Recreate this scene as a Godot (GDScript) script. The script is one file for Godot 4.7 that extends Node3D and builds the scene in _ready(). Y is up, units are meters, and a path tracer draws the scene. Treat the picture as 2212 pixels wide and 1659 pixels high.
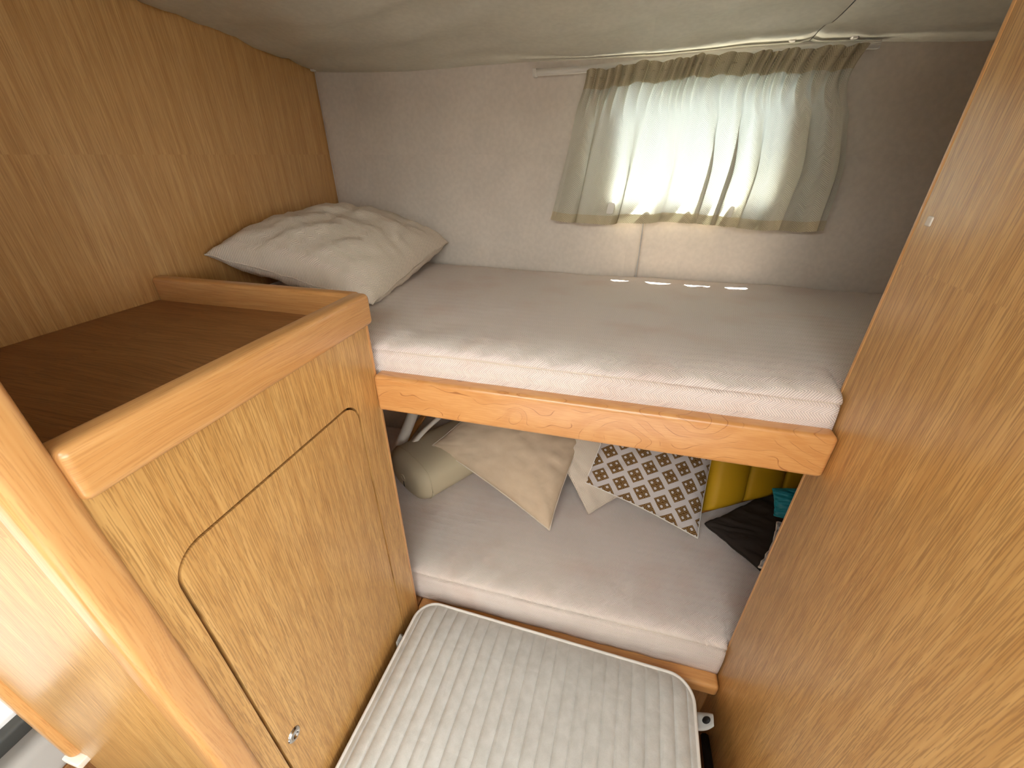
extends Node3D

# ---------------------------------------------------------------- materials
var M := {}
var noise := FastNoiseLite.new()

func tone(r: int, g: int, b: int) -> Color:
	return Color8(r, g, b)

func make_noise(seed_value: int, freq: float, oct := 3) -> FastNoiseLite:
	var n := FastNoiseLite.new()
	n.seed = seed_value
	n.noise_type = FastNoiseLite.TYPE_SIMPLEX
	n.frequency = freq
	n.fractal_octaves = oct
	return n

func tex(img: Image) -> ImageTexture:
	return ImageTexture.create_from_image(img)

func base_mat(c: Color, rough: float, spec := 0.5) -> StandardMaterial3D:
	var m := StandardMaterial3D.new()
	m.albedo_color = c
	m.roughness = rough
	m.metallic_specular = spec
	m.cull_mode = BaseMaterial3D.CULL_DISABLED
	return m

# long streaks along v, tileable mirror-wise; returns albedo image
func wood_image(w: int, h: int, light: Color, mid: Color, dark: Color, seed_value: int, streak: float, pore: float, pore_amt: float, figure: float, tall := 1.0) -> Image:
	var img := Image.create(w, h, false, Image.FORMAT_RGB8)
	var n1 := make_noise(seed_value, 1.0, 2)
	var n2 := make_noise(seed_value + 1, 1.0, 2)
	var n3 := make_noise(seed_value + 2, 1.0, 1)
	var n4 := make_noise(seed_value + 3, 1.0, 2)
	for y in h:
		for x in w:
			var wob := n4.get_noise_2d(x * 0.004, y * 0.003) * figure
			var a := n1.get_noise_2d((x + wob) * 0.022 * streak, y * 0.0014 * tall)
			var b := n2.get_noise_2d((x + wob) * 0.11 * streak, y * 0.004 * tall)
			var p := n3.get_noise_2d((x + wob) * 0.30 * streak, y * 0.012 * tall)
			var t := clampf(0.5 + a * 0.40 + b * 0.38, 0.0, 1.0)
			var c := mid.lerp(light, t)
			var q := clampf((p - pore) * 4.0, 0.0, 1.0) * pore_amt
			c = c.lerp(dark, q)
			img.set_pixel(x, y, c)
	return img

func wood_mat(img: Image, size_u: float, size_v: float, rough: float, coat: float) -> StandardMaterial3D:
	var m := base_mat(Color.WHITE, rough)
	m.albedo_texture = tex(img)
	m.uv1_scale = Vector3(1.0 / size_u, 1.0 / size_v, 1.0)
	if coat > 0.0:
		m.clearcoat_enabled = true
		m.clearcoat = coat
		m.clearcoat_roughness = 0.22
	return m

# board with cathedral figure and two small swirls, drawn for one board 0.83 m long
func figured_board_image(w: int, h: int) -> Image:
	var img := Image.create(w, h, false, Image.FORMAT_RGB8)
	var n1 := make_noise(71, 1.0, 3)
	var n2 := make_noise(72, 1.0, 2)
	var light := tone(218, 160, 98)
	var mid := tone(205, 142, 80)
	var dark := tone(146, 84, 38)
	var knots := [[0.365, 0.42, 0.022, 0.20, 1.0], [0.60, 0.40, 0.075, 0.55, 1.5], [0.87, 0.62, 0.09, 0.6, 1.2], [0.17, 0.15, 0.10, 0.3, 0.5]]
	for y in h:
		var v := float(y) / h
		for x in w:
			var u := float(x) / w
			var f := v * 2.2 + n1.get_noise_2d(u * 3.2, v * 0.7) * 0.7
			for k in knots:
				var du: float = (u - k[0]) / k[2]
				var dv: float = (v - k[1]) / k[3]
				f += k[4] * exp(-(du * du + dv * dv))
			var r := f * 2.3
			var line := absf(r - roundf(r))
			var l := clampf(1.0 - line / 0.035, 0.0, 1.0) * 0.85 * clampf(0.55 + n2.get_noise_2d(u * 9.0, v * 3.0) * 1.4, 0.0, 1.0)
			var g := n2.get_noise_2d(u * 14.0, v * 26.0) * 0.5 + n1.get_noise_2d(u * 30.0, v * 90.0) * 0.35
			var c := mid.lerp(light, clampf(0.5 + g * 0.7 + 0.25 * sin(r * TAU * 0.5), 0.0, 1.0))
			img.set_pixel(x, y, c.lerp(dark, l))
	return img

# herringbone cloth: two bands, slanted ribs that turn at every band
func herringbone_images(seed_value: int) -> Array:
	var s := 128
	var a := Image.create(s, s, false, Image.FORMAT_RGB8)
	var hm := Image.create(s, s, false, Image.FORMAT_RGB8)
	var rng := RandomNumberGenerator.new()
	rng.seed = seed_value
	for y in s:
		for x in s:
			var u := float(x) / s * 6.0
			var v := float(y) / s * 2.0
			var slant := v * 3.0 if v < 1.0 else -v * 3.0
			var w := 0.5 + 0.5 * sin((u + slant) * TAU)
			w = clampf(w * 1.25, 0.0, 1.0)
			var j := rng.randf() * 0.05
			var k := 0.85 + 0.15 * w - j
			a.set_pixel(x, y, Color(k, k * 0.995, k * 0.985))
			hm.set_pixel(x, y, Color(w, w, w))
	return [a, hm]

func cloth_mat(c: Color, imgs: Array, relief: float) -> StandardMaterial3D:
	var m := base_mat(c, 0.92, 0.25)
	m.albedo_texture = tex(imgs[0])
	m.uv1_scale = Vector3(1.0 / 0.026, 1.0 / 0.026, 1.0)
	m.heightmap_enabled = true
	m.heightmap_texture = tex(imgs[1])
	m.heightmap_scale = relief
	m.vertex_color_use_as_albedo = true
	return m

func mottle_image(s: int, a: Color, b: Color, seed_value: int, f1: float, f2: float) -> Image:
	var img := Image.create(s, s, false, Image.FORMAT_RGB8)
	var n1 := make_noise(seed_value, f1, 3)
	var n2 := make_noise(seed_value + 5, f2, 2)
	for y in s:
		for x in s:
			var t := clampf(0.5 + n1.get_noise_2d(x, y) * 0.5 + n2.get_noise_2d(x, y) * 0.4, 0.0, 1.0)
			img.set_pixel(x, y, a.lerp(b, t))
	return img

func printed_image(s: int, metres: float) -> Image:
	var img := Image.create(s, s, false, Image.FORMAT_RGB8)
	var ground := tone(196, 188, 184)
	var ink := tone(92, 62, 28)
	var px := metres / s
	var step := 0.066
	var row := 0.046
	var half := 0.0198
	for y in s:
		for x in s:
			var c := ground
			var X := x * px
			var Y := y * px
			var r0 := int(floor(Y / row))
			for r in [r0, r0 + 1]:
				var off := 0.5 * step if r % 2 == 1 else 0.0
				var k := roundf((X - off) / step)
				var dx := X - off - k * step
				var dy: float = Y - r * row
				var p := (dx + dy) * 0.7071
				var q := (dx - dy) * 0.7071
				if absf(p) < half and absf(q) < half:
					# four small squares, each two lines round a light middle
					var a := absf(absf(p) - half * 0.5) / (half * 0.5)
					var b := absf(absf(q) - half * 0.5) / (half * 0.5)
					var d := maxf(a, b)
					if d > 0.82 or (d > 0.40 and d < 0.70):
						c = ink
					elif d >= 0.70:
						c = tone(168, 138, 92)
			img.set_pixel(x, y, c)
	return img

func build_materials() -> void:
	var va := wood_image(1024, 1024, tone(216, 169, 108), tone(194, 143, 84), tone(148, 102, 56), 11, 1.35, 0.30, 0.28, 3.0, 1.75)
	M.veneer = wood_mat(va, 0.75, 2.2, 0.38, 0.25)
	var vb := wood_image(1024, 1024, tone(218, 171, 104), tone(195, 144, 80), tone(132, 90, 44), 31, 1.35, 0.24, 0.42, 4.0, 1.75)
	M.veneer_open = wood_mat(vb, 0.75, 2.2, 0.36, 0.3)
	var vc := wood_image(512, 768, tone(220, 166, 104), tone(208, 149, 86), tone(168, 110, 58), 51, 0.8, 0.40, 0.25, 8.0)
	M.solid = wood_mat(vc, 0.30, 0.9, 0.33, 0.45)
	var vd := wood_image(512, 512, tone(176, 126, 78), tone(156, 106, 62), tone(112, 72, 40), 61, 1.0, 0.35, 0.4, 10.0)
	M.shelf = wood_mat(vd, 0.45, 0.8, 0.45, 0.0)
	M.board = wood_mat(figured_board_image(2048, 224), 1.0, 1.0, 0.30, 0.6)
	var hb := herringbone_images(5)
	M.cloth = cloth_mat(tone(248, 235, 226), hb, 0.05)
	M.cloth_beige = cloth_mat(tone(242, 226, 207), hb, 0.05)
	M.plain_beige = base_mat(tone(208, 186, 158), 0.85, 0.3)
	M.plain_beige.albedo_texture = tex(mottle_image(256, tone(248, 246, 244), tone(255, 255, 255), 91, 0.02, 0.3))
	M.plain_beige.uv1_scale = Vector3(4, 4, 1)
	M.bolster = base_mat(tone(196, 182, 152), 0.6, 0.4)
	M.piping = base_mat(tone(214, 200, 182), 0.85, 0.3)
	M.white_piping = base_mat(tone(224, 218, 208), 0.7, 0.4)
	M.lining = base_mat(tone(217, 205, 190), 0.62, 0.4)
	var vin := mottle_image(512, tone(243, 243, 243), tone(255, 255, 255), 101, 0.008, 0.08)
	M.lining.albedo_texture = tex(vin)
	M.lining.uv1_scale = Vector3(1.2, 1.2, 1)
	M.lining.heightmap_enabled = true
	M.lining.heightmap_texture = tex(mottle_image(512, Color.BLACK, Color.WHITE, 105, 0.05, 0.25))
	M.lining.heightmap_scale = 0.012
	M.headliner = base_mat(tone(212, 208, 192), 0.6, 0.4)
	M.headliner.albedo_texture = M.lining.albedo_texture
	M.headliner.uv1_scale = Vector3(1.2, 1.2, 1)
	M.headliner.heightmap_enabled = true
	M.headliner.heightmap_texture = M.lining.heightmap_texture
	M.headliner.heightmap_scale = 0.012
	M.vinyl = base_mat(tone(208, 206, 199), 0.42, 0.5)
	M.vinyl.albedo_texture = tex(mottle_image(256, tone(236, 236, 234), tone(255, 255, 255), 111, 0.02, 0.35))
	M.vinyl.uv1_scale = Vector3(5, 5, 1)
	M.vinyl.heightmap_enabled = true
	M.vinyl.heightmap_texture = M.lining.heightmap_texture
	M.vinyl.heightmap_scale = 0.02
	M.curtain = cloth_mat(tone(236, 229, 210), hb, 0.04)
	M.curtain.vertex_color_use_as_albedo = false
	M.curtain.backlight_enabled = true
	M.curtain.backlight = Color(0.68, 0.73, 0.78)
	M.tape = M.curtain.duplicate()
	M.tape.albedo_color = tone(230, 214, 180)
	M.plastic = base_mat(tone(214, 208, 196), 0.4, 0.5)
	M.chrome = base_mat(tone(210, 205, 200), 0.15, 0.5)
	M.chrome.metallic = 1.0
	M.black = base_mat(tone(20, 18, 17), 0.6, 0.4)
	M.dark = base_mat(tone(52, 45, 40), 0.9, 0.3)
	M.yellow = base_mat(tone(196, 150, 22), 0.6, 0.4)
	M.yellow_dark = base_mat(tone(150, 92, 26), 0.7, 0.4)
	M.teal = base_mat(tone(24, 138, 150), 0.45, 0.5)
	M.grey_cloth = base_mat(tone(168, 172, 176), 0.85, 0.3)
	M.red = base_mat(tone(176, 24, 34), 0.7, 0.4)
	M.white = base_mat(tone(240, 241, 240), 0.5, 0.5)
	M.graphite = base_mat(tone(66, 68, 66), 0.5, 0.5)
	M.hull = base_mat(tone(225, 225, 222), 0.7, 0.3)
	M.sole = M.shelf
	M.carpet = base_mat(tone(62, 62, 64), 0.95, 0.2)
	M.printed = base_mat(Color.WHITE, 0.8, 0.3)
	M.printed.albedo_texture = tex(printed_image(768, 0.44))
	M.glass = StandardMaterial3D.new()
	M.glass.albedo_color = Color(0.62, 0.72, 0.78, 0.08)
	M.glass.transparency = BaseMaterial3D.TRANSPARENCY_ALPHA
	M.glass.roughness = 0.03
	M.brown = base_mat(tone(150, 98, 46), 0.5, 0.4)
	M.cream = base_mat(tone(226, 216, 200), 0.7, 0.3)
	noise = make_noise(7, 1.0, 3)

# ---------------------------------------------------------------- mesh helpers
func new_st() -> SurfaceTool:
	var st := SurfaceTool.new()
	st.begin(Mesh.PRIMITIVE_TRIANGLES)
	return st

func vert(st: SurfaceTool, p: Vector3, uv: Vector2, c := Color.WHITE) -> void:
	st.set_color(c)
	st.set_uv(uv)
	st.add_vertex(p)

func quad(st: SurfaceTool, a: Array, b: Array, c: Array, d: Array) -> void:
	for k in [a, b, c, a, c, d]:
		vert(st, k[0], k[1], k[2] if k.size() > 2 else Color.WHITE)

# rows of [pos, uv(, colour)]; smooth
func grid(st: SurfaceTool, rows: Array, flip := false, closed_u := false) -> void:
	for i in rows.size() - 1:
		var r0: Array = rows[i]
		var r1: Array = rows[i + 1]
		var n := r0.size()
		for j in (n if closed_u else n - 1):
			var k := (j + 1) % n
			if flip:
				quad(st, r0[j], r1[j], r1[k], r0[k])
			else:
				quad(st, r0[j], r0[k], r1[k], r1[j])

func commit(st: SurfaceTool, called: String, m: Material, parent: Node = self) -> MeshInstance3D:
	st.generate_normals()
	var o := MeshInstance3D.new()
	o.name = called
	o.mesh = st.commit()
	o.material_override = m
	o.cast_shadow = GeometryInstance3D.SHADOW_CASTING_SETTING_ON
	parent.add_child(o, true)
	return o

func grain_uv(p: Vector3, n: Vector3, grain: int) -> Vector2:
	# v runs along the grain axis, u across the face
	var a := n.abs()
	var f := 0
	if a.y >= a.x and a.y >= a.z:
		f = 1
	elif a.z >= a.x:
		f = 2
	var others := [0, 1, 2]
	others.erase(f)
	if f == grain:
		return Vector2(p[others[0]], p[others[1]])
	others.erase(grain)
	return Vector2(p[others[0]], p[grain])

func axis_steps(h: float, r: float, seg: int) -> Array:
	var out := []
	for i in seg + 1:
		out.append(-h + r * float(i) / seg)
	for i in seg + 1:
		out.append(h - r + r * float(i) / seg)
	return out

# box from corner lo to corner hi with rounded edges; uv in metres along the grain axis
func rbox(st: SurfaceTool, lo: Vector3, hi: Vector3, r: float, grain := 1, seg := 3, uvo := Vector2.ZERO) -> void:
	var c := (lo + hi) * 0.5
	var h := (hi - lo) * 0.5
	r = minf(r, minf(h.x, minf(h.y, h.z)) * 0.98)
	for f in 3:
		var ua := (f + 1) % 3
		var va := (f + 2) % 3
		var us := axis_steps(h[ua], r, seg)
		var vs := axis_steps(h[va], r, seg)
		for s in [-1.0, 1.0]:
			var fn := Vector3.ZERO
			fn[f] = s
			var rows := []
			for u in us:
				var row := []
				for v in vs:
					var p := Vector3.ZERO
					p[f] = s * h[f]
					p[ua] = u
					p[va] = v
					var inner := Vector3(clampf(p.x, -h.x + r, h.x - r), clampf(p.y, -h.y + r, h.y - r), clampf(p.z, -h.z + r, h.z - r))
					var d := (p - inner).normalized()
					var q := c + inner + d * r
					row.append([q, grain_uv(q, fn, grain) + uvo])
				rows.append(row)
			grid(st, rows, s < 0.0)

func rounded(called: String, lo: Vector3, hi: Vector3, r: float, m: Material, parent: Node = self, grain := 1, uvo := Vector2.ZERO) -> MeshInstance3D:
	var st := new_st()
	rbox(st, lo, hi, r, grain, 3, uvo)
	return commit(st, called, m, parent)

func tube(st: SurfaceTool, pts: Array, r: float, sides := 8, closed := false) -> void:
	var n := pts.size()
	var rows := []
	var up := Vector3.UP
	for i in n:
		var a: Vector3 = pts[(i - 1 + n) % n] if closed else pts[maxi(i - 1, 0)]
		var b: Vector3 = pts[(i + 1) % n] if closed else pts[mini(i + 1, n - 1)]
		var t := (b - a).normalized()
		var side := t.cross(up)
		if side.length() < 0.05:
			side = t.cross(Vector3.RIGHT)
		side = side.normalized()
		var w := side.cross(t).normalized()
		var row := []
		for k in sides:
			var an := TAU * k / sides
			row.append([pts[i] + (side * cos(an) + w * sin(an)) * r, Vector2(float(k) / sides * 0.02, i * 0.01)])
		rows.append(row)
	if closed:
		rows.append(rows[0])
	grid(st, rows, false, true)
	if not closed:
		for e in [0, n - 1]:
			for k in sides:
				var a2 = rows[e][k]
				var b2 = rows[e][(k + 1) % sides]
				vert(st, pts[e], Vector2.ZERO)
				if e == 0:
					vert(st, b2[0], b2[1])
					vert(st, a2[0], a2[1])
				else:
					vert(st, a2[0], a2[1])
					vert(st, b2[0], b2[1])

func thing(called: String, label: String, category: String, at: Vector3, group := "") -> Node3D:
	var o := Node3D.new()
	o.name = called
	add_child(o, true)
	o.position = at
	tag(o, label, category, group)
	return o

func tag(o: Node, label: String, category: String, group := "") -> void:
	o.set_meta("label", label)
	o.set_meta("category", category)
	if group != "":
		o.set_meta("group", group)

func structure(o: Node, label := "") -> Node:
	o.set_meta("kind", "structure")
	if label != "":
		o.set_meta("label", label)
	return o

func struct_root(called: String) -> Node3D:
	var o := Node3D.new()
	o.name = called
	add_child(o, true)
	o.set_meta("kind", "structure")
	return o

# ---------------------------------------------------------------- scene
func _ready() -> void:
	# camera
	var cam := Camera3D.new()
	cam.name = "camera"
	cam.fov = 2.0 * rad_to_deg(atan(829.5 / 896.0))
	cam.near = 0.01
	cam.far = 200.0
	cam.rotation_order = EULER_ORDER_YXZ
	cam.rotation_degrees = Vector3(-28.95, 14.9, 0.0)
	add_child(cam)
	cam.current = true
	# sky and exposure
	var we := WorldEnvironment.new()
	we.name = "world_environment"
	var env := Environment.new()
	env.background_mode = Environment.BG_SKY
	var sky := Sky.new()
	var sm := ProceduralSkyMaterial.new()
	sm.sky_top_color = Color(0.85, 0.86, 0.86)
	sm.sky_horizon_color = Color(0.93, 0.95, 0.97)
	sm.sky_curve = 0.2
	sm.ground_horizon_color = Color(0.80, 0.82, 0.82)
	sm.ground_bottom_color = Color(0.55, 0.60, 0.60)
	sm.sky_energy_multiplier = 1.0
	sm.ground_energy_multiplier = 1.0
	sky.sky_material = sm
	env.sky = sky
	env.ambient_light_source = Environment.AMBIENT_SOURCE_DISABLED
	env.tonemap_mode = Environment.TONE_MAPPER_LINEAR
	env.tonemap_exposure = 12.0
	env.sdfgi_enabled = true
	env.ssao_enabled = true
	env.ssil_enabled = true
	we.environment = env
	add_child(we)
	# sun: high over the side of the boat behind the curtain
	var sun := DirectionalLight3D.new()
	sun.name = "sun"
	sun.light_color = Color(1.0, 0.97, 0.92)
	sun.light_energy = 6.0
	sun.light_angular_distance = 0.6
	sun.shadow_enabled = true
	add_child(sun)
	sun.look_at_from_position(Vector3.ZERO, Vector3(0.05, -1.0, 0.26), Vector3(0, 0, -1))

	build_materials()
	build_shell()
	build_saloon()
	build_cabinet()
	build_bunks()
	build_curtain()
	build_top_pillow()
	build_lower_things()
	build_floor_things()

const WALL_Z := -1.325
const LEFT_X := -0.965
const RIGHT_X := 0.362
const CAB_X := -0.461
const FLOOR_Y := -1.60

func ceil_y(x: float, z: float) -> float:
	var sag := 0.006 * sin((x + 0.15) * 4.2) - 0.004 * cos(x * 9.0)
	var n := noise.get_noise_2d(x * 2.0 + 3.0, z * 5.0 - x * 1.2) * 0.010 + noise.get_noise_2d(x * 5.0, z * 12.0 - x * 3.0 + 9.0) * 0.0025
	var edge := clampf((z - WALL_Z) / 0.10, 0.15, 1.0)
	return 0.212 + 0.09 * (z - WALL_Z) + sag * 0.8 + n * edge

func wall_panel(called: String, x0: float, x1: float, y0: float, y1: float, hole: Rect2, parent: Node) -> void:
	# soft lined panel, with a rectangular cut-out; edges roll back
	var xs := []
	var ys := []
	var n := int((x1 - x0) / 0.03) + 2
	for i in n + 1:
		xs.append(lerpf(x0, x1, float(i) / n))
	for e in [0.0015, 0.004, 0.008]:
		xs.append(x0 + e)
		xs.append(x1 - e)
	for e in [hole.position.x, hole.end.x]:
		if e > x0 and e < x1:
			xs.append(e)
	var m := int((y1 - y0) / 0.04)
	for i in m + 1:
		ys.append(lerpf(y0, y1, float(i) / m))
	for e in [hole.position.y, hole.end.y]:
		ys.append(e)
	xs.sort()
	ys.sort()
	var st := new_st()
	var pt := func(x: float, y: float) -> Array:
		var d := minf(x - x0, x1 - x)
		var roll := 0.006 * pow(clampf(1.0 - d / 0.008, 0.0, 1.0), 2.0)
		var z := WALL_Z + noise.get_noise_2d(x * 3.0 + 20.0, y * 3.0) * 0.003 - roll
		return [Vector3(x, y, z), Vector2(x, y)]
	for i in xs.size() - 1:
		for j in ys.size() - 1:
			var cx: float = (xs[i] + xs[i + 1]) * 0.5
			var cy: float = (ys[j] + ys[j + 1]) * 0.5
			if hole.has_point(Vector2(cx, cy)):
				continue
			quad(st, pt.call(xs[i], ys[j]), pt.call(xs[i], ys[j + 1]), pt.call(xs[i + 1], ys[j + 1]), pt.call(xs[i + 1], ys[j]))
	commit(st, called, M.lining, parent)

func build_shell() -> void:
	# hull side with the window cut-out
	var hole := Rect2(-0.07, -0.13, 0.40, 0.29)
	var wb := struct_root("wall_back")
	wall_panel("lining_panel", -0.9635, 0.0385, -1.62, 0.27, hole, wb)
	wall_panel("lining_panel", 0.0405, 1.20, -1.62, 0.27, hole, wb)
	var st := new_st()
	rbox(st, Vector3(-1.0, -1.75, -1.362), Vector3(hole.position.x, 0.42, -1.334), 0.001)
	rbox(st, Vector3(hole.end.x, -1.75, -1.362), Vector3(1.25, 0.42, -1.334), 0.001)
	rbox(st, Vector3(hole.position.x, -1.75, -1.362), Vector3(hole.end.x, hole.position.y, -1.334), 0.001)
	rbox(st, Vector3(hole.position.x, hole.end.y, -1.362), Vector3(hole.end.x, 0.42, -1.334), 0.001)
	commit(st, "hull_shell", M.hull, wb)
	# window: frame and pane behind the curtain
	var w := struct_root("window_1")
	st = new_st()
	var fx0 := hole.position.x
	var fx1 := hole.end.x
	var fy0 := hole.position.y
	var fy1 := hole.end.y
	rbox(st, Vector3(fx0 - 0.02, fy0 - 0.02, -1.332), Vector3(fx1 + 0.02, fy0 + 0.012, -1.302), 0.004)
	rbox(st, Vector3(fx0 - 0.02, fy1 - 0.012, -1.332), Vector3(fx1 + 0.02, fy1 + 0.02, -1.320), 0.004)
	rbox(st, Vector3(fx0 - 0.02, fy0 + 0.012, -1.332), Vector3(fx0 + 0.012, fy1 - 0.012, -1.320), 0.004)
	rbox(st, Vector3(fx1 - 0.012, fy0 + 0.012, -1.332), Vector3(fx1 + 0.02, fy1 - 0.012, -1.320), 0.004)
	commit(st, "window_frame", M.plastic, w)
	rounded("pane", Vector3(fx0, fy0, -1.352), Vector3(fx1, fy1, -1.347), 0.0005, M.glass, w)
	# left bulkhead
	var wl := rounded("wall_left", Vector3(-0.985, -1.62, -1.332), Vector3(LEFT_X, 0.42, -0.150), 0.001, M.veneer, self, 1)
	structure(wl, "dark veneered bulkhead behind the pillow")
	# ceiling: two soft panels meeting at a seam, and the deck above
	var c := struct_root("ceiling")
	for pan in [[-0.967, 0.3405], [0.3425, 1.22]]:
		st = new_st()
		var rows := []
		var nx := 60
		var nz := 50
		for i in nz + 1:
			var z := lerpf(-1.327, -0.10, float(i) / nz)
			var row := []
			for j in nx + 1:
				var x: float = lerpf(pan[0], pan[1], float(j) / nx)
				var d: float = minf(x - pan[0], pan[1] - x)
				var roll := 0.005 * pow(clampf(1.0 - d / 0.010, 0.0, 1.0), 2.0)
				row.append([Vector3(x, ceil_y(x, z) + roll, z), Vector2(x, z)])
			rows.append(row)
		grid(st, rows, true)
		commit(st, "lining_panel", M.headliner, c)
	rounded("deck", Vector3(-1.0, 0.36, -1.39), Vector3(1.3, 0.42, -0.1), 0.001, M.hull, c)
	# screw caps in the lining
	for p in [Vector3(-0.945, 0.0, -1.30), Vector3(0.30, 0.0, -1.300), Vector3(0.42, 0.0, -1.298)]:
		st = new_st()
		var y := ceil_y(p.x, p.z)
		rbox(st, Vector3(p.x - 0.007, y - 0.004, p.z - 0.007), Vector3(p.x + 0.007, y + 0.004, p.z + 0.007), 0.004)
		commit(st, "screw_cap", M.plastic, c)
	# right partition
	var wr := struct_root("wall_right")
	rounded("veneer_panel", Vector3(RIGHT_X, -1.62, -0.690), Vector3(0.388, 0.42, -0.10), 0.0015, M.veneer_open, wr, 1, Vector2(0.21, 0.13))
	rounded("edge_lipping", Vector3(RIGHT_X - 0.0006, -1.62, -0.6965), Vector3(0.3886, 0.42, -0.6885), 0.002, M.solid, wr, 1)
	st = new_st()
	rbox(st, Vector3(RIGHT_X - 0.0015, -0.079, -0.673), Vector3(RIGHT_X + 0.003, -0.067, -0.661), 0.004)
	commit(st, "screw_cap", M.cream, wr)
	var we := rounded("wall_end", Vector3(1.20, -1.62, -1.332), Vector3(1.24, 0.42, -0.65), 0.001, M.veneer, self, 1)
	structure(we)
	var wp := rounded("wall_partition", Vector3(0.388, -1.62, -0.690), Vector3(1.22, 0.42, -0.665), 0.001, M.veneer, self, 1)
	structure(wp)
	# floor
	var fl := rounded("floor", Vector3(-2.7, FLOOR_Y - 0.05, -1.33), Vector3(1.7, FLOOR_Y, -0.133), 0.001, M.sole, self, 0)
	structure(fl, "brown wooden cabin sole")
	# bulkhead beside the camera with its rounded post
	var wf := struct_root("wall_front")
	rounded("veneer_panel", Vector3(-0.925, -1.62, -0.155), Vector3(-0.470, 0.45, -0.133), 0.001, M.veneer_open, wf, 1, Vector2(0.4, 0.3))
	rounded("backing_panel", Vector3(-0.985, -1.62, -0.172), Vector3(-0.470, 0.45, -0.155), 0.001, M.veneer, wf, 1)
	var t1 := rounded("trim_1", Vector3(-0.492, -1.62, -0.1735), Vector3(-0.455, 0.45, -0.1315), 0.010, M.solid, self, 1)
	structure(t1, "rounded solid wood door post")
	var t2 := struct_root("trim_2")
	rounded("moulding", Vector3(-0.945, -1.035, -0.150), Vector3(-0.912, 0.45, -0.121), 0.012, M.solid, t2, 1, Vector2(0.1, 0.2))
	rounded("end_block", Vector3(-0.945, -1.052, -0.150), Vector3(-0.900, -1.035, -0.116), 0.003, M.cream, t2, 1)

func build_saloon() -> void:
	# the room behind the camera: light comes in through its wide aft doorway and side windows
	var ws := struct_root("wall_saloon")
	var y0 := -1.62
	var y1 := 0.62
	# left side with a long window
	rounded("side_below_window", Vector3(-2.70, y0, -0.62), Vector3(-2.64, -0.35, 3.0), 0.002, M.hull, ws)
	rounded("side_above_window", Vector3(-2.70, 0.30, -0.62), Vector3(-2.64, y1, 3.0), 0.002, M.hull, ws)
	rounded("side_front", Vector3(-2.70, -0.35, -0.62), Vector3(-2.64, 0.30, -0.20), 0.002, M.hull, ws)
	rounded("side_aft", Vector3(-2.70, -0.35, 1.4), Vector3(-2.64, 0.30, 3.0), 0.002, M.hull, ws)
	rounded("right_below_window", Vector3(1.64, y0, -0.66), Vector3(1.70, -0.45, 3.0), 0.002, M.hull, ws)
	rounded("right_above_window", Vector3(1.64, 0.38, -0.66), Vector3(1.70, y1, 3.0), 0.002, M.hull, ws)
	rounded("right_front", Vector3(1.64, -0.45, -0.66), Vector3(1.70, 0.38, 0.0), 0.002, M.hull, ws)
	rounded("right_aft", Vector3(1.64, -0.45, 2.4), Vector3(1.70, 0.38, 3.0), 0.002, M.hull, ws)
	rounded("forward_left", Vector3(-2.70, y0, -0.66), Vector3(-0.985, y1, -0.62), 0.002, M.veneer, ws)
	rounded("forward_right", Vector3(0.388, y0, -0.125), Vector3(1.70, y1, -0.10), 0.002, M.veneer, ws)
	rounded("header", Vector3(-2.7, 0.33, -0.13), Vector3(1.70, y1, -0.08), 0.002, M.hull, ws)
	rounded("aft_left", Vector3(-2.70, y0, 2.94), Vector3(-0.45, y1, 3.0), 0.002, M.hull, ws)
	rounded("aft_right", Vector3(0.45, y0, 2.94), Vector3(1.70, y1, 3.0), 0.002, M.hull, ws)
	rounded("aft_header", Vector3(-0.45, 0.45, 2.94), Vector3(0.45, y1, 3.0), 0.002, M.veneer, ws)
	rounded("washboards", Vector3(-0.45, y0, 2.94), Vector3(0.45, -0.05, 3.0), 0.002, M.veneer, ws)
	# saloon deckhead with an open hatch
	var c := struct_root("ceiling_saloon")
	rounded("deckhead_left", Vector3(-2.7, 0.55, -0.66), Vector3(-0.9, 0.62, 3.0), 0.002, M.hull, c)
	rounded("deckhead_right", Vector3(0.70, 0.55, -0.13), Vector3(1.7, 0.62, 3.0), 0.002, M.hull, c)
	rounded("deckhead_forward", Vector3(-0.9, 0.55, -0.13), Vector3(0.70, 0.62, 0.45), 0.002, M.hull, c)
	rounded("deckhead_aft", Vector3(-0.9, 0.55, 1.45), Vector3(0.70, 0.62, 3.0), 0.002, M.hull, c)
	var fs := rounded("floor_saloon", Vector3(-2.7, FLOOR_Y - 0.05, -0.133), Vector3(1.7, FLOOR_Y, 3.0), 0.001, M.carpet, self, 0)
	structure(fs)
	# things beyond the bulkhead, seen in the bottom left corner
	var t := thing("table", "bright white table top with dark edge beyond the door post", "table", Vector3(-1.5, FLOOR_Y, 0.1))
	rounded("table_top", Vector3(-1.12, 0.57, -0.45), Vector3(0.40, 0.60, 0.40), 0.006, M.white, t)
	rounded("edge_band", Vector3(-1.13, 0.545, -0.46), Vector3(0.425, 0.585, 0.42), 0.008, M.graphite, t)
	var g := thing("bench_seat", "light grey cushioned bench under the white table, bottom left corner", "bench", Vector3.ZERO)
	rounded("seat_cushion", Vector3(-1.62, -1.36, -0.50), Vector3(-1.20, -1.22, 0.5), 0.03, M.white_piping, g)
	rounded("seat_base", Vector3(-1.63, FLOOR_Y, -0.50), Vector3(-1.21, -1.36, 0.5), 0.004, M.shelf, g)

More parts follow.
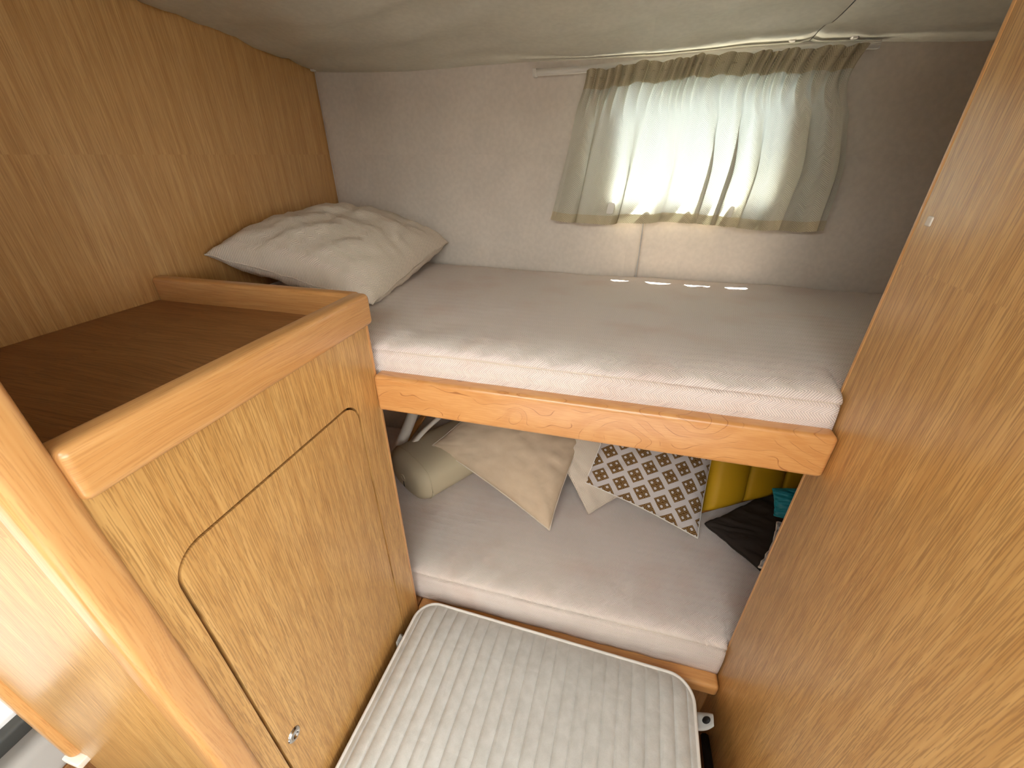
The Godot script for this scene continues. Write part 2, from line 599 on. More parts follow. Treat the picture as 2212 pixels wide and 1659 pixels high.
# ---------------------------------------------------------------- cabinet on the left
func round_rect(z0: float, z1: float, y0: float, y1: float, r: float, seg: int) -> Array:
	var out := []
	var cs := [[z1 - r, y1 - r, 0.0], [z0 + r, y1 - r, PI * 0.5], [z0 + r, y0 + r, PI], [z1 - r, y0 + r, PI * 1.5]]
	for c in cs:
		for i in seg + 1:
			var a: float = c[2] + PI * 0.5 * i / seg
			out.append(Vector2(c[0] + cos(a) * r, c[1] + sin(a) * r))
	return out

func build_cabinet() -> void:
	var cb := thing("cabinet", "veneered cabinet with rounded flush door and raised top rail beside the bunks", "cabinet", Vector3.ZERO)
	var z0 := -0.648
	var z1 := -0.172
	var y0 := FLOOR_Y
	var y1 := -0.262
	var dz0 := -0.578
	var dz1 := -0.202
	var dy0 := -1.36
	var dy1 := -0.408
	var r := 0.042
	var seg := 10
	var inner := round_rect(dz0, dz1, dy0, dy1, r, seg)
	var n := inner.size()
	var outer := []
	for k in n:
		var corner := k / (seg + 1)
		var part := k % (seg + 1)
		var p: Vector2 = inner[k]
		var q := Vector2.ZERO
		match corner:
			0: q = Vector2(z1, p.y) if part < seg / 2 else (Vector2(z1, y1) if part == seg / 2 else Vector2(p.x, y1))
			1: q = Vector2(p.x, y1) if part < seg / 2 else (Vector2(z0, y1) if part == seg / 2 else Vector2(z0, p.y))
			2: q = Vector2(z0, p.y) if part < seg / 2 else (Vector2(z0, y0) if part == seg / 2 else Vector2(p.x, y0))
			3: q = Vector2(p.x, y0) if part < seg / 2 else (Vector2(z1, y0) if part == seg / 2 else Vector2(z1, p.y))
		outer.append(q)
	var st := new_st()
	st.set_smooth_group(-1)
	for k in n:
		var l := (k + 1) % n
		var a: Vector2 = inner[k]
		var b: Vector2 = inner[l]
		var c: Vector2 = outer[l]
		var d: Vector2 = outer[k]
		quad(st, [Vector3(CAB_X, a.y, a.x), a], [Vector3(CAB_X, d.y, d.x), d], [Vector3(CAB_X, c.y, c.x), c], [Vector3(CAB_X, b.y, b.x), b])
		quad(st, [Vector3(CAB_X, b.y, b.x), b], [Vector3(CAB_X - 0.018, b.y, b.x), b], [Vector3(CAB_X - 0.018, a.y, a.x), a], [Vector3(CAB_X, a.y, a.x), a])
	commit(st, "front_panel", M.veneer_open, cb)
	# carcass behind the front
	st = new_st()
	rbox(st, Vector3(LEFT_X + 0.001, y0, z0 + 0.004), Vector3(CAB_X - 0.018, y1 - 0.02, z1), 0.001, 1)
	commit(st, "carcass", M.dark, cb)
	rounded("end_panel", Vector3(LEFT_X + 0.001, y0, z0 - 0.008), Vector3(CAB_X - 0.012, -0.286, z0 + 0.004), 0.001, M.veneer, cb, 1)
	rounded("corner_lipping", Vector3(CAB_X - 0.014, y0, z0 - 0.009), Vector3(CAB_X + 0.0006, y1, z0 + 0.003), 0.004, M.solid, cb, 1)
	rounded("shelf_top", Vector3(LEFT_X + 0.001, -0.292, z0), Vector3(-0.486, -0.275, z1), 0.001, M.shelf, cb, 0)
	rounded("front_rail", Vector3(-0.4905, -0.287, -0.668), Vector3(-0.4545, -0.226, z1), 0.010, M.solid, cb, 2)
	rounded("back_rail", Vector3(LEFT_X + 0.001, -0.287, -0.676), Vector3(-0.478, -0.227, -0.648), 0.008, M.solid, cb, 0, Vector2(0.1, 0.4))
	# door
	var gap := 0.0046
	var dp := round_rect(dz0 + gap, dz1 - gap, dy0 + gap, dy1 - gap, r - gap, seg)
	st = new_st()
	st.set_smooth_group(-1)
	var mid := Vector2((dz0 + dz1) * 0.5, (dy0 + dy1) * 0.5)
	for k in n:
		var a: Vector2 = dp[k]
		var b: Vector2 = dp[(k + 1) % n]
		vert(st, Vector3(CAB_X, mid.y, mid.x), mid)
		vert(st, Vector3(CAB_X, a.y, a.x), a)
		vert(st, Vector3(CAB_X, b.y, b.x), b)
		quad(st, [Vector3(CAB_X, a.y, a.x), a], [Vector3(CAB_X - 0.016, a.y, a.x), a], [Vector3(CAB_X - 0.016, b.y, b.x), b], [Vector3(CAB_X, b.y, b.x), b])
	var door := commit(st, "door", M.veneer_open, cb)
	# push lock: chrome ring with a button
	st = new_st()
	var lc := Vector3(CAB_X, -0.897, -0.231)
	var prof := [[0.0, 0.0005], [0.006, 0.0012], [0.0075, 0.0035], [0.010, 0.0045], [0.0125, 0.003], [0.0135, 0.0]]
	var rows := []
	for pr in prof:
		var row := []
		for k in 24:
			var a := TAU * k / 24.0
			row.append([lc + Vector3(pr[1], sin(a) * pr[0], cos(a) * pr[0]), Vector2.ZERO])
		rows.append(row)
	grid(st, rows, false, true)
	var lk := commit(st, "push_lock", M.chrome, door)
	lk.set_meta("label", "round chrome push lock")

# ---------------------------------------------------------------- bunks and mattresses
func mattress(called: String, m: Material, x0: float, x1: float, tx0: float, tx1: float, zb: float, zmain: float, zf: float, ytop: float, yseam: float, ybot: float, label: String, seed_value: int, stain: Color) -> void:
	var t := thing(called, label, "mattress", Vector3.ZERO)
	var xs := []
	var k := x0
	while k < x1:
		xs.append(k)
		k += 0.012
	xs.append(x1)
	for e in [tx0 - 0.001, tx0, tx1, tx1 + 0.001]:
		xs.append(e)
	xs.sort()
	var nn := make_noise(seed_value, 1.0, 3)
	var st := new_st()
	var rows := []
	var seam := []
	for x in xs:
		var inside: bool = x >= tx0 - 0.0001 and x <= tx1 + 0.0001
		var f := zf if inside else zmain
		var pts := []
		pts.append(Vector2(zb, ybot))
		pts.append(Vector2(zb, ytop - 0.03))
		pts.append(Vector2(zb + 0.008, ytop - 0.010))
		var nz := 44
		for i in nz + 1:
			var z := lerpf(zb + 0.025, f - 0.075, float(i) / nz)
			pts.append(Vector2(z, ytop))
		var drop := ytop - yseam
		for i in range(1, 10):
			var a := float(i) / 9.0
			pts.append(Vector2(f - 0.075 + 0.075 * sin(a * PI * 0.5), yseam + drop * cos(a * PI * 0.5)))
		var is_seam := pts.size()
		pts.append(Vector2(f - 0.0035, yseam - 0.002))
		var h := yseam - ybot
		for i in range(1, 9):
			var a := float(i) / 8.0
			pts.append(Vector2(f - 0.002 + 0.006 * sin(a * PI * 0.8), yseam - 0.002 - h * a))
		pts.append(Vector2(zb, ybot))
		var row := []
		var v := 0.0
		for i in pts.size():
			var p: Vector2 = pts[i]
			if i > 0:
				v += (pts[i] - pts[i - 1]).length()
			var y := p.y
			var z := p.x
			if i > 2 and i < is_seam:
				var near := clampf(1.0 - (f - p.x) / 0.14, 0.0, 1.0) * clampf((f - p.x) / 0.01, 0.0, 1.0)
				y += nn.get_noise_2d(x * 2.2, p.x * 2.2) * 0.004
				y += near * (nn.get_noise_2d(x * 16.0 + p.x * 5.0, p.x * 3.5) * 0.0052 + nn.get_noise_2d(x * 45.0, p.x * 8.0) * 0.0016)
			elif i > is_seam and i < pts.size() - 1:
				z += nn.get_noise_2d(x * 9.0, p.y * 6.0 + 40.0) * 0.0025
			if i == is_seam:
				y += nn.get_noise_2d(x * 6.0, 77.0) * 0.0012
				if inside:
					seam.append(Vector3(x, y, z + 0.0015))
			var s := clampf((nn.get_noise_2d(x * 4.0 + 11.0, v * 5.0) - 0.12) * 1.5, 0.0, 1.0)
			row.append([Vector3(x, y, z), Vector2(x, v), Color.WHITE.lerp(stain, s)])
		rows.append(row)
	grid(st, rows, false)
	commit(st, "cover", m, t)
	st = new_st()
	tube(st, seam, 0.0016, 6)
	commit(st, "seam_piping", M.piping, t)

func build_bunks() -> void:
	var ub := thing("upper_bunk", "upper bunk with figured orange wooden front rail under the pale mattress", "bunk", Vector3.ZERO)
	# front rail, with the figure of one board
	var st := new_st()
	var lo := Vector3(CAB_X + 0.0005, -0.4705, -0.672)
	var hi := Vector3(RIGHT_X - 0.0005, -0.388, -0.639)
	rbox(st, lo, hi, 0.009, 0, 5)
	var rail_mesh := st
	var mdt := MeshDataTool.new()
	rail_mesh.generate_normals()
	mdt.create_from_surface(rail_mesh.commit(), 0)
	for i in mdt.get_vertex_count():
		var p := mdt.get_vertex(i)
		mdt.set_vertex_uv(i, Vector2((p.x - lo.x) / (hi.x - lo.x), clampf((hi.y - p.y + (p.z - hi.z) * -0.5) / 0.10, 0.0, 1.0)))
	var am := ArrayMesh.new()
	mdt.commit_to_surface(am)
	var rail := MeshInstance3D.new()
	rail.name = "front_rail"
	rail.mesh = am
	rail.material_override = M.board
	ub.add_child(rail)
	rounded("bunk_board", Vector3(-0.96, -0.440, -1.322), Vector3(1.19, -0.420, -0.700), 0.002, M.shelf, ub, 0)
	rounded("bunk_board", Vector3(CAB_X + 0.004, -0.440, -0.700), Vector3(RIGHT_X - 0.004, -0.420, -0.6725), 0.002, M.shelf, ub, 0)
	mattress("mattress", M.cloth, -0.958, 1.19, -0.958, RIGHT_X - 0.003, -1.321, -0.702, -0.6705, -0.321, -0.343, -0.4195,
		"pale herringbone mattress on the upper bunk under the curtained window", 21, Color(0.97, 0.92, 0.90))
	var lb := thing("lower_bunk", "brown wooden base and ledge under the lower mattress", "bunk", Vector3.ZERO)
	rounded("ledge", Vector3(CAB_X + 0.0005, -1.200, -0.715), Vector3(RIGHT_X - 0.0005, -1.160, -0.648), 0.010, M.solid, lb, 0)
	rounded("front_panel", Vector3(CAB_X + 0.0005, FLOOR_Y, -0.715), Vector3(RIGHT_X - 0.0005, -1.200, -0.690), 0.002, M.shelf, lb, 1)
	rounded("bunk_board", Vector3(-0.96, -1.181, -0.7155), Vector3(CAB_X - 0.001, -1.1605, -0.6585), 0.002, M.shelf, lb, 0)
	rounded("bunk_board", Vector3(-0.96, -1.180, -1.322), Vector3(1.19, -1.160, -0.715), 0.002, M.shelf, lb, 0)
	mattress("mattress", M.cloth, -0.958, 1.19, -0.958, RIGHT_X - 0.003, -1.321, -0.702, -0.684, -1.035, -1.054, -1.1595,
		"pale herringbone mattress on the lower bunk under the loose cushions", 22, Color(0.97, 0.92, 0.90))

# ---------------------------------------------------------------- curtain
func curtain_point(u: float, v: float, off: float) -> Vector3:
	# u across, v down
	var left := lerpf(-0.150, -0.172, smoothstep(0.0, 0.3, v)) - 0.056 * pow(clampf((v - 0.25) / 0.75, 0.0, 1.0), 1.2)
	var right := 0.452 - 0.020 * sin(clampf(v / 0.32, 0.0, 1.0) * PI) + 0.028 * smoothstep(0.25, 0.7, v)
	var uu := u + 0.012 * sin(u * 23.0) * (1.0 - v) + 0.010 * sin(u * 14.0 + 1.0) * v
	var x := lerpf(left, right, clampf(uu, 0.0, 1.0))
	var gather := 1.0 - smoothstep(0.10, 0.34, v)
	var pl := u * 25.0 + 0.35 * sin(u * 17.0)
	var pleat := absf(sin(pl * PI))
	var ph := u * 8.2 + 0.28 * sin(u * 9.0 + 0.6) + 0.12 * sin(u * 21.0) + 0.10 * sin(v * 3.0 + u * 5.0)
	var s := sin(ph * TAU)
	var fold := s * (0.75 + 0.25 * sin(u * 31.0)) + 0.35 * sin(ph * TAU * 2.0 + 0.7)
	var open := smoothstep(0.06, 0.75, v)
	var z := lerpf(-1.284, -1.283, smoothstep(0.05, 0.9, v)) + gather * (pow(pleat, 0.7) * 0.021 - 0.010) + open * fold * 0.0175 + (1.0 - gather) * 0.002 * sin(u * 60.0) * (1.0 - v)
	x += open * 0.0165 * cos(ph * TAU + 0.4) * smoothstep(0.0, 0.05, u) * smoothstep(1.0, 0.95, u)
	z += smoothstep(0.5, 1.0, v) * 0.014 * (exp(-pow((x - 0.195) / 0.030, 2.0)) + 1.1 * exp(-pow((x - 0.310) / 0.035, 2.0)))
	var top := lerpf(0.183, 0.2025, smoothstep(0.0, 0.40, u)) + 0.004 * smoothstep(0.6, 1.0, u)
	top += 0.0025 * sin(u * 60.0) - 0.006 * exp(-pow((u - 0.33) / 0.06, 2.0))
	var bottom := -0.168 - 0.006 * sin(u * 9.0) + 0.004 * fold
	return Vector3(x, lerpf(top, bottom, v), z + off)

func curtain_sheet(v0: float, v1: float, nv: int, off: float) -> SurfaceTool:
	var st := new_st()
	var rows := []
	for j in nv + 1:
		var v := lerpf(v0, v1, float(j) / nv)
		var row := []
		for i in 401:
			var u := i / 400.0
			row.append([curtain_point(u, v, off), Vector2(v * 0.37, u * 1.0)])
		rows.append(row)
	grid(st, rows, false)
	return st

func build_curtain() -> void:
	var t := thing("curtain", "cream herringbone curtain gathered over the bright window", "curtain", Vector3.ZERO)
	commit(curtain_sheet(0.0, 1.0, 60, 0.0), "cloth", M.curtain, t)
	commit(curtain_sheet(0.0, 0.115, 10, 0.0012), "heading_tape", M.tape, t)
	commit(curtain_sheet(0.935, 1.0, 6, 0.0012), "hem", M.tape, t)
	# gathering cord showing between the pleats
	var st := new_st()
	for i in 27:
		var u := 0.02 + i * 0.0365
		var a := curtain_point(u - 0.004, 0.052, 0.0025)
		var b := curtain_point(u + 0.004, 0.052, 0.0025)
		tube(st, [a, b], 0.0011, 5)
	commit(st, "gathering_cord", M.tape, t).set_meta("kind", "stuff")
	var r := thing("curtain_rail", "slim white curtain rail along the top of the window wall", "curtain rail", Vector3.ZERO)
	var st2 := new_st()
	var a0 := Vector3(-0.285, 0.186, -1.318)
	var pts := []
	for i in 30:
		var x := lerpf(-0.285, 0.475, i / 29.0)
		pts.append(x)
	for i in 29:
		var xa: float = pts[i]
		var xb: float = pts[i + 1]
		var ya := lerpf(0.186, 0.208, smoothstep(-0.285, 0.3, xa))
		var yb := lerpf(0.186, 0.208, smoothstep(-0.285, 0.3, xb))
		var za := -1.312
		var zb := -1.300
		quad(st2, [Vector3(xa, ya - 0.007, zb), Vector2.ZERO], [Vector3(xa, ya + 0.007, zb), Vector2.ZERO], [Vector3(xb, yb + 0.007, zb), Vector2.ZERO], [Vector3(xb, yb - 0.007, zb), Vector2.ZERO])
		quad(st2, [Vector3(xa, ya - 0.007, za), Vector2.ZERO], [Vector3(xa, ya - 0.007, zb), Vector2.ZERO], [Vector3(xb, yb - 0.007, zb), Vector2.ZERO], [Vector3(xb, yb - 0.007, za), Vector2.ZERO])
		quad(st2, [Vector3(xa, ya + 0.007, zb), Vector2.ZERO], [Vector3(xa, ya + 0.007, za), Vector2.ZERO], [Vector3(xb, yb + 0.007, za), Vector2.ZERO], [Vector3(xb, yb + 0.007, zb), Vector2.ZERO])
	st2.set_smooth_group(-1)
	commit(st2, "rail_track", M.plastic, r)
	rounded("end_stop", a0 + Vector3(-0.006, -0.009, -0.004), a0 + Vector3(0.004, 0.009, 0.020), 0.002, M.plastic, r)

# ---------------------------------------------------------------- pillows
# corners a b c d run round the pillow; swell upwards along n by t_up, downwards by t_down
func pillow(parent: Node3D, m: Material, pipe: Material, c: Array, n: Vector3, t_up: float, t_down: float, pinch: float, wr: float, seed_value: int, uvs: Vector2, called := "cover", power := 0.5, pipe_r := 0.0022) -> void:
	var nn := make_noise(seed_value, 1.0, 3)
	var N := 48
	var basep := func(u: float, v: float) -> Vector3:
		var u2 := u * (1.0 - pinch * (1.0 - v * v))
		var v2 := v * (1.0 - pinch * (1.0 - u * u))
		var a := (u2 + 1.0) * 0.5
		var b := (v2 + 1.0) * 0.5
		var p: Vector3 = c[0] * (1 - a) * (1 - b) + c[1] * a * (1 - b) + c[2] * a * b + c[3] * (1 - a) * b
		var e := maxf(absf(u), absf(v))
		return p + n * nn.get_noise_2d(u * 3.0, v * 3.0) * wr * 1.2 * e
	var st := new_st()
	for side in 2:
		var rows := []
		for i in N + 1:
			var u := sin((float(i) / N - 0.5) * PI)
			var row := []
			for j in N + 1:
				var v := sin((float(j) / N - 0.5) * PI)
				var b := pow(maxf((1.0 - u * u) * (1.0 - v * v), 0.0), power)
				var e := maxf(absf(u), absf(v))
				var near := clampf((e - 0.35) / 0.45, 0.0, 1.0) * clampf((1.0 - e) / 0.12, 0.0, 1.0)
				# creases run in from the edges
				var an := atan2(v, u)
				var cr := nn.get_noise_2d(cos(an) * 4.2 + e * 0.5, sin(an) * 4.2 - e * 0.4) * near * 1.5
				var lump := nn.get_noise_2d(u * 2.0 + 9.0, v * 2.0) * 0.12 * b
				var p: Vector3 = basep.call(u, v)
				if side == 0:
					p += n * (b * t_up * (1.0 + lump) + cr * wr)
				else:
					p -= n * (b * t_down + cr * wr * 0.6)
				row.append([p, Vector2((u + 1.0) * 0.5 * uvs.x, (v + 1.0) * 0.5 * uvs.y)])
			rows.append(row)
		grid(st, rows, side == 0)
	commit(st, called, m, parent)
	if pipe != null:
		var pts := []
		for s in 4:
			for i in 24:
				var k := sin((i / 24.0 - 0.5) * PI)
				match s:
					0: pts.append(basep.call(k, -1.0))
					1: pts.append(basep.call(1.0, k))
					2: pts.append(basep.call(-k, 1.0))
					3: pts.append(basep.call(-1.0, -k))
		st = new_st()
		tube(st, pts, pipe_r, 6, true)
		commit(st, "piping", pipe, parent)

func build_top_pillow() -> void:
	var t := thing("pillow", "plump cream herringbone pillow on the upper bunk against the wooden bulkhead", "pillow", Vector3(-0.75, -0.32, -1.05))
	var o := -t.position
	pillow(t, M.cloth_beige, M.cloth_beige, [o + Vector3(-0.938, -0.203, -0.768), o + Vector3(-0.566, -0.312, -0.838), o + Vector3(-0.566, -0.252, -1.312), o + Vector3(-0.948, -0.215, -1.295)],
		Vector3(0.06, 1.0, 0.05).normalized(), 0.116, 0.066, 0.045, 0.0045, 41, Vector2(0.42, 0.50), "cover", 0.42)

func build_lower_things() -> void:
	# bolster
	var b := thing("bolster_cushion", "beige vinyl bolster with an eyelet in its rounded end on the lower bunk", "bolster", Vector3(-0.638, -1.035, -0.946))
	var axis := Vector3(0.53, 0.0, -0.848).normalized()
	var side := Vector3(0.848, 0.0, 0.53)
	var st := new_st()
	var rows := []
	var L := 0.385
	var prof := [[0.0, 0.0], [0.004, 0.45], [0.008, 0.70], [0.016, 0.86], [0.028, 0.95], [0.045, 1.0], [0.15, 1.0], [0.28, 1.0], [L - 0.03, 1.0], [L - 0.012, 0.92], [L, 0.7], [L, 0.0]]
	var yc := 0.076
	for p in prof:
		var row := []
		for k in 40:
			var a := TAU * k / 40.0
			var cx := signf(cos(a)) * pow(absf(cos(a)), 0.75) * 0.118
			var cy := signf(sin(a)) * pow(absf(sin(a)), 0.75) * 0.075
			row.append([axis * p[0] + (side * cx + Vector3.UP * cy) * p[1] + Vector3.UP * yc, Vector2(k / 40.0, p[0])])
		rows.append(row)
	grid(st, rows, false, true)
	commit(st, "cover", M.bolster, b)
	# end seam
	st = new_st()
	var ring := []
	for k in 40:
		var a := TAU * k / 40.0
		ring.append(axis * 0.044 + (side * signf(cos(a)) * pow(absf(cos(a)), 0.75) * 0.1185 + Vector3.UP * signf(sin(a)) * pow(absf(sin(a)), 0.75) * 0.0755) + Vector3.UP * yc)
	tube(st, ring, 0.0018, 6, true)
	commit(st, "seam", M.bolster, b)
	# eyelet and slit in the end face
	st = new_st()
	ring = []
	var ec := axis * 0.0022 + Vector3.UP * (yc + 0.002) + side * 0.006
	for k in 16:
		var a := TAU * k / 16.0
		ring.append(ec + (side * cos(a) + Vector3.UP * sin(a)) * 0.011)
	tube(st, ring, 0.003, 6, true)
	commit(st, "eyelet", M.bolster, b)
	st = new_st()
	rows = []
	for q in [0.0, 1.0]:
		var row := []
		for k in 16:
			var a := TAU * k / 16.0
			row.append([ec - axis * 0.0012 + (side * cos(a) + Vector3.UP * sin(a)) * 0.010 * q, Vector2.ZERO])
		rows.append(row)
	grid(st, rows, false, true)
	tube(st, [ec + Vector3.UP * -0.011 - axis * 0.001, ec + Vector3.UP * -0.040 - side * 0.006 + axis * 0.001, ec + Vector3.UP * -0.055 - side * 0.012 + axis * 0.008], 0.0016, 5)
	commit(st, "opening", M.black, b)

	# plain beige pillow
	var t := thing("pillow", "plain beige pillow leaning on the bolster on the lower bunk", "pillow", Vector3(-0.3, -1.035, -1.05))
	var o := -t.position
	pillow(t, M.plain_beige, M.piping, [o + Vector3(-0.565, -0.885, -1.05), o + Vector3(-0.122, -1.026, -0.912), o + Vector3(-0.055, -0.835, -1.215), o + Vector3(-0.36, -0.70, -1.27)],
		Vector3(0.22, 0.72, 0.66).normalized(), 0.062, 0.05, 0.05, 0.0035, 42, Vector2(0.45, 0.4), "cover", 0.5, 0.003)
	# pale herringbone pillow
	t = thing("pillow", "pinkish cream herringbone pillow half hidden behind the patterned cushion", "pillow", Vector3(0.0, -1.035, -1.15))
	o = -t.position
	pillow(t, M.cloth_beige, M.cloth_beige, [o + Vector3(-0.27, -0.76, -1.205), o + Vector3(-0.010, -1.030, -1.018), o + Vector3(0.27, -1.0, -1.275), o + Vector3(0.06, -0.68, -1.312)],
		Vector3(-0.05, 0.55, 0.83).normalized(), 0.028, 0.02, 0.05, 0.004, 43, Vector2(0.42, 0.40), "cover", 0.5, 0.004)
	# printed cushion
	t = thing("cushion", "light grey cushion printed with brown squares on the lower bunk", "cushion", Vector3(0.15, -1.035, -1.1))
	o = -t.position
	pillow(t, M.printed, M.white_piping, [o + Vector3(-0.035, -0.958, -1.080), o + Vector3(0.322, -1.028, -1.000), o + Vector3(0.372, -0.80, -1.262), o + Vector3(0.03, -0.71, -1.285)],
		Vector3(0.08, 0.72, 0.68).normalized(), 0.05, 0.015, 0.045, 0.003, 44, Vector2(0.80, 0.84), "cover", 0.5, 0.0028)
	# yellow quilted cushion
	t = thing("cushion", "mustard yellow quilted cushion between printed cushion and dark grey cushion", "cushion", Vector3(0.5, -1.035, -1.2))
	o = -t.position
	quilted(t, [o + Vector3(0.342, -1.012, -1.100), o + Vector3(0.70, -0.965, -1.285), o + Vector3(0.70, -0.74, -1.305), o + Vector3(0.36, -0.76, -1.245)], Vector3(0.35, 0.35, 0.87).normalized(), 0.035, 3)
	# dark cushion
	t = thing("cushion", "dark charcoal cushion lying on the lower bunk beside the partition", "cushion", Vector3(0.5, -1.035, -1.0))
	o = -t.position
	pillow(t, M.dark, M.dark, [o + Vector3(0.350, -1.018, -1.055), o + Vector3(0.60, -1.020, -0.770), o + Vector3(0.84, -0.99, -0.98), o + Vector3(0.575, -0.985, -1.235)],
		Vector3(-0.15, 0.97, 0.15).normalized(), 0.035, 0.012, 0.03, 0.005, 45, Vector2(1, 1), "cover", 0.3, 0.004)
	# light grey pillow behind the partition edge
	t = thing("pillow", "pale blue grey pillow with piping half hidden behind the partition edge", "pillow", Vector3(0.7, -0.93, -1.0))
	o = -t.position
	pillow(t, M.grey_cloth, M.white_piping, [o + Vector3(0.440, -0.945, -0.862), o + Vector3(0.76, -0.955, -0.74), o + Vector3(0.86, -0.86, -0.98), o + Vector3(0.525, -0.935, -1.030)],
		Vector3(-0.45, 0.75, 0.35).normalized(), 0.045, 0.02, 0.05, 0.008, 46, Vector2(1, 1), "cover", 0.45, 0.003)
	# teal pouch
	t = thing("pouch", "teal pouch tucked under the yellow cushion beside the partition edge", "pouch", Vector3(0.65, -1.0, -1.18))
	o = -t.position
	pillow(t, M.teal, M.teal, [o + Vector3(0.535, -0.958, -1.082), o + Vector3(0.78, -0.955, -1.04), o + Vector3(0.79, -0.85, -1.15), o + Vector3(0.528, -0.900, -1.135)],
		Vector3(-0.2, 0.5, 0.8).normalized(), 0.022, 0.02, 0.03, 0.005, 47, Vector2(1, 1), "cover", 0.35, 0.002)
	# rolled things in the far left corner
	st = new_st()
	tube(st, [Vector3(-0.73, -1.000, -1.00), Vector3(-0.70, -0.90, -1.10), Vector3(-0.68, -0.80, -1.20), Vector3(-0.675, -0.72, -1.28)], 0.020, 14)
	var tb := commit(st, "roll", M.cream)
	tag(tb, "slim off-white roll standing behind the bolster in the left corner", "roll")
	st = new_st()
	rbox(st, Vector3(-0.012, -0.20, -0.004), Vector3(0.012, 0.20, 0.004), 0.003, 1)
	var bt := commit(st, "batten", M.brown)
	tag(bt, "brown wooden batten between the white roll and the bolster", "batten")
	bt.position = Vector3(-0.655, -0.86, -1.15)
	bt.rotation = Vector3(-0.80, -0.5, -0.12)
	st = new_st()
	rows = []
	for i in 20:
		var f := i / 19.0
		var ctr := Vector3(lerpf(-0.665, -0.545, f), lerpf(-0.935, -0.79, f) + 0.012 * sin(f * 5.0), lerpf(-1.02, -1.20, f))
		rows.append([[ctr + Vector3(-0.010, 0.004, 0), Vector2.ZERO], [ctr + Vector3(0, 0.008, 0.002), Vector2.ZERO], [ctr + Vector3(0.010, 0.002, 0.003), Vector2.ZERO], [ctr + Vector3(0.009, -0.002, 0.0), Vector2.ZERO], [ctr + Vector3(-0.010, 0.0, -0.002), Vector2.ZERO]])
	grid(st, rows, false, true)
	var sp := commit(st, "strap", M.cream)
	tag(sp, "narrow white fabric strap lying along the top of the bolster", "strap")

# box cushion with quilted lobes running up
func quilted(parent: Node3D, c: Array, n: Vector3, thick: float, lobes: int) -> void:
	var st := new_st()
	var N := 60
	var Mv := 24
	for side in 2:
		var rows := []
		for i in N + 1:
			var u := float(i) / N
			var row := []
			for j in Mv + 1:
				var v := float(j) / Mv
				var p: Vector3 = c[0] * (1 - u) * (1 - v) + c[1] * u * (1 - v) + c[2] * u * v + c[3] * (1 - u) * v
				var eu := clampf(minf(u, 1.0 - u) / 0.06, 0.0, 1.0)
				var ev := clampf(minf(v, 1.0 - v) / 0.10, 0.0, 1.0)
				var e := sqrt(sin(eu * PI * 0.5) * sin(ev * PI * 0.5))
				var lobe := pow(absf(sin(u * lobes * PI)), 0.35)
				var h := thick * e * (0.45 + 0.55 * lobe)
				row.append([p + n * (h if side == 0 else -h * 0.7), Vector2(u, v)])
			rows.append(row)
		grid(st, rows, side == 0)
	commit(st, "cover", M.yellow, parent)
	st = new_st()
	var pts := []
	for i in 24:
		var u := i / 23.0
		pts.append(c[0].lerp(c[1], u) - n * 0.006 + Vector3(0, -0.004, 0))
	tube(st, pts, 0.006, 6)
	commit(st, "edge_binding", M.yellow_dark, parent)

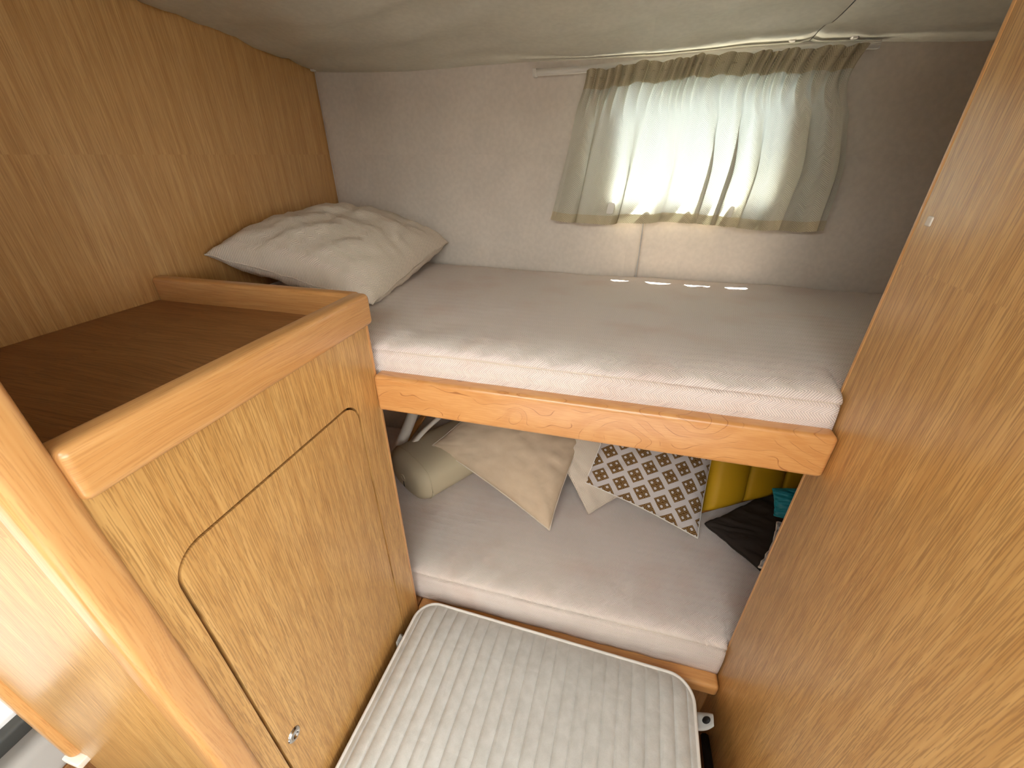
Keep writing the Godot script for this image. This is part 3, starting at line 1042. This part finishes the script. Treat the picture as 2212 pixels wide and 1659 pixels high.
# ---------------------------------------------------------------- floor cushion and what lies round it
func build_floor_things() -> void:
	var W := 0.715
	var D := 0.60
	var R := 0.055
	var H := 0.05
	var t := thing("floor_cushion", "white vinyl cushion with stitched channels and piping on the cabin floor", "cushion", Vector3(-0.0825, -1.155, -0.335))
	t.rotation.y = -0.028
	var hw := W * 0.5
	var hd := D * 0.5
	var top := H
	var edge_z := func(x: float) -> float:
		var dx := absf(x) - (hw - R)
		if dx <= 0.0:
			return hd
		return hd - R + sqrt(maxf(R * R - dx * dx, 0.0))
	var n := 22
	var cw := (W - 0.030) / n
	var rng := RandomNumberGenerator.new()
	rng.seed = 9
	for k in n + 2:
		var xa := -hw
		var xb := -hw + 0.015
		if k > 0 and k <= n:
			xa = -hw + 0.015 + (k - 1) * cw
			xb = xa + cw
		elif k == n + 1:
			xa = hw - 0.015
			xb = hw
		var st := new_st()
		var rows := []
		for i in 9:
			var f := i / 8.0
			var x := lerpf(xa, xb, f)
			var ez: float = edge_z.call(x)
			var row := []
			for j in 41:
				var g := j / 40.0
				var z := lerpf(-ez, ez, g)
				var puff := 0.0055 * pow(sin(f * PI), 0.38)
				var din := minf(minf(x + hw, hw - x), ez - absf(z))
				var crown := 0.012 * (1.0 - pow(1.0 - clampf(din / 0.10, 0.0, 1.0), 2.2))
				var wob := noise.get_noise_2d(x * 6.0 + 31.0, z * 6.0) * 0.0022
				row.append([Vector3(x, top - 0.004 + crown + puff * clampf(din / 0.02, 0.0, 1.0) + wob * clampf(din / 0.05, 0.0, 1.0), z), Vector2(x, z)])
			rows.append(row)
		grid(st, rows, true)
		commit(st, "quilted_channel", M.vinyl, t)
	# sides and piping
	var ring := []
	var corners := round_rect(-hw, hw, -hd, hd, R, 10)
	for p in corners:
		ring.append(p)
	var st2 := new_st()
	var rows2 := []
	for y in [-0.0, 0.006, H * 0.5, H - 0.006, H - 0.003]:
		var row := []
		var acc := 0.0
		for i in ring.size():
			var p: Vector2 = ring[i]
			var bulge := 0.004 * sin(clampf(y / H, 0.0, 1.0) * PI)
			var q := p * (1.0 + bulge / hw)
			row.append([Vector3(q.x, y, q.y), Vector2(acc, y)])
			acc += (ring[(i + 1) % ring.size()] - p).length()
		rows2.append(row)
	grid(st2, rows2, false, true)
	commit(st2, "side_band", M.vinyl, t)
	for y in [0.0035, H - 0.003]:
		var pts := []
		for p in ring:
			pts.append(Vector3(p.x * 1.004, y, p.y * 1.004))
		st2 = new_st()
		tube(st2, pts, 0.0038, 8, true)
		commit(st2, "piping", M.white_piping, t)
	# snap tabs
	for s in [1.0, -1.0]:
		st2 = new_st()
		var rows3 := []
		var zc := -0.225 if s > 0.0 else -0.185
		for i in 9:
			var f := i / 8.0
			var out: float = (0.037 if s > 0.0 else 0.012) * f
			var lift := 0.022 + (0.006 * f + 0.022 * f * f)
			var half := 0.018 * (1.0 - 0.35 * pow(f, 4.0))
			var row := []
			for j in 5:
				row.append([Vector3(s * (hw + 0.002 + out), lift + 0.002 * sin(j * 1.2), zc + lerpf(-half, half, j / 4.0)), Vector2(f, j / 4.0)])
			for j in 5:
				row.append([Vector3(s * (hw + 0.002 + out), lift - 0.0025 + 0.002 * sin((4 - j) * 1.2), zc + lerpf(half, -half, j / 4.0)), Vector2(f, j / 4.0)])
			rows3.append(row)
		grid(st2, rows3, s < 0.0, true)
		var tab := commit(st2, "snap_tab", M.vinyl, t)
		if s > 0.0:
			st2 = new_st()
			var sc := Vector3(hw + 0.026, 0.0405, zc)
			var rows4 := []
			for pr in [[0.0, 0.004], [0.005, 0.0035], [0.007, 0.001], [0.0072, -0.003]]:
				var row := []
				for k in 16:
					var a := TAU * k / 16.0
					row.append([sc + Vector3(cos(a) * pr[0], pr[1] + cos(a) * pr[0] * 0.85, sin(a) * pr[0]), Vector2.ZERO])
				rows4.append(row)
			grid(st2, rows4, false, true)
			var sn := commit(st2, "snap", M.black, tab)
			sn.set_meta("label", "dark snap fastener")
	# support under the cushion
	var bx := rounded("storage_box", Vector3(-0.40, FLOOR_Y, -0.62), Vector3(0.20, -1.156, -0.06), 0.006, M.shelf, self, 0)
	tag(bx, "brown wooden box under the white floor cushion", "box")
	var rb := thing("bag", "red bag in the dark gap between floor cushion and partition", "bag", Vector3(0.28, -1.42, -0.45))
	pillow(rb, M.red, null, [Vector3(-0.07, 0.06, 0.30), Vector3(0.045, 0.06, 0.30), Vector3(0.035, 0.10, -0.14), Vector3(-0.07, 0.10, -0.16)], Vector3(-0.1, 1, 0).normalized(), 0.09, 0.17, 0.02, 0.012, 61, Vector2(1, 1), "fabric", 0.3)
	var st5 := new_st()
	tube(st5, [Vector3(0.075, 0.10, -0.16), Vector3(0.066, 0.14, -0.05), Vector3(0.05, 0.155, 0.08), Vector3(0.03, 0.16, 0.22), Vector3(0.02, 0.13, 0.30)], 0.011, 8)
	commit(st5, "strap", M.black, rb)
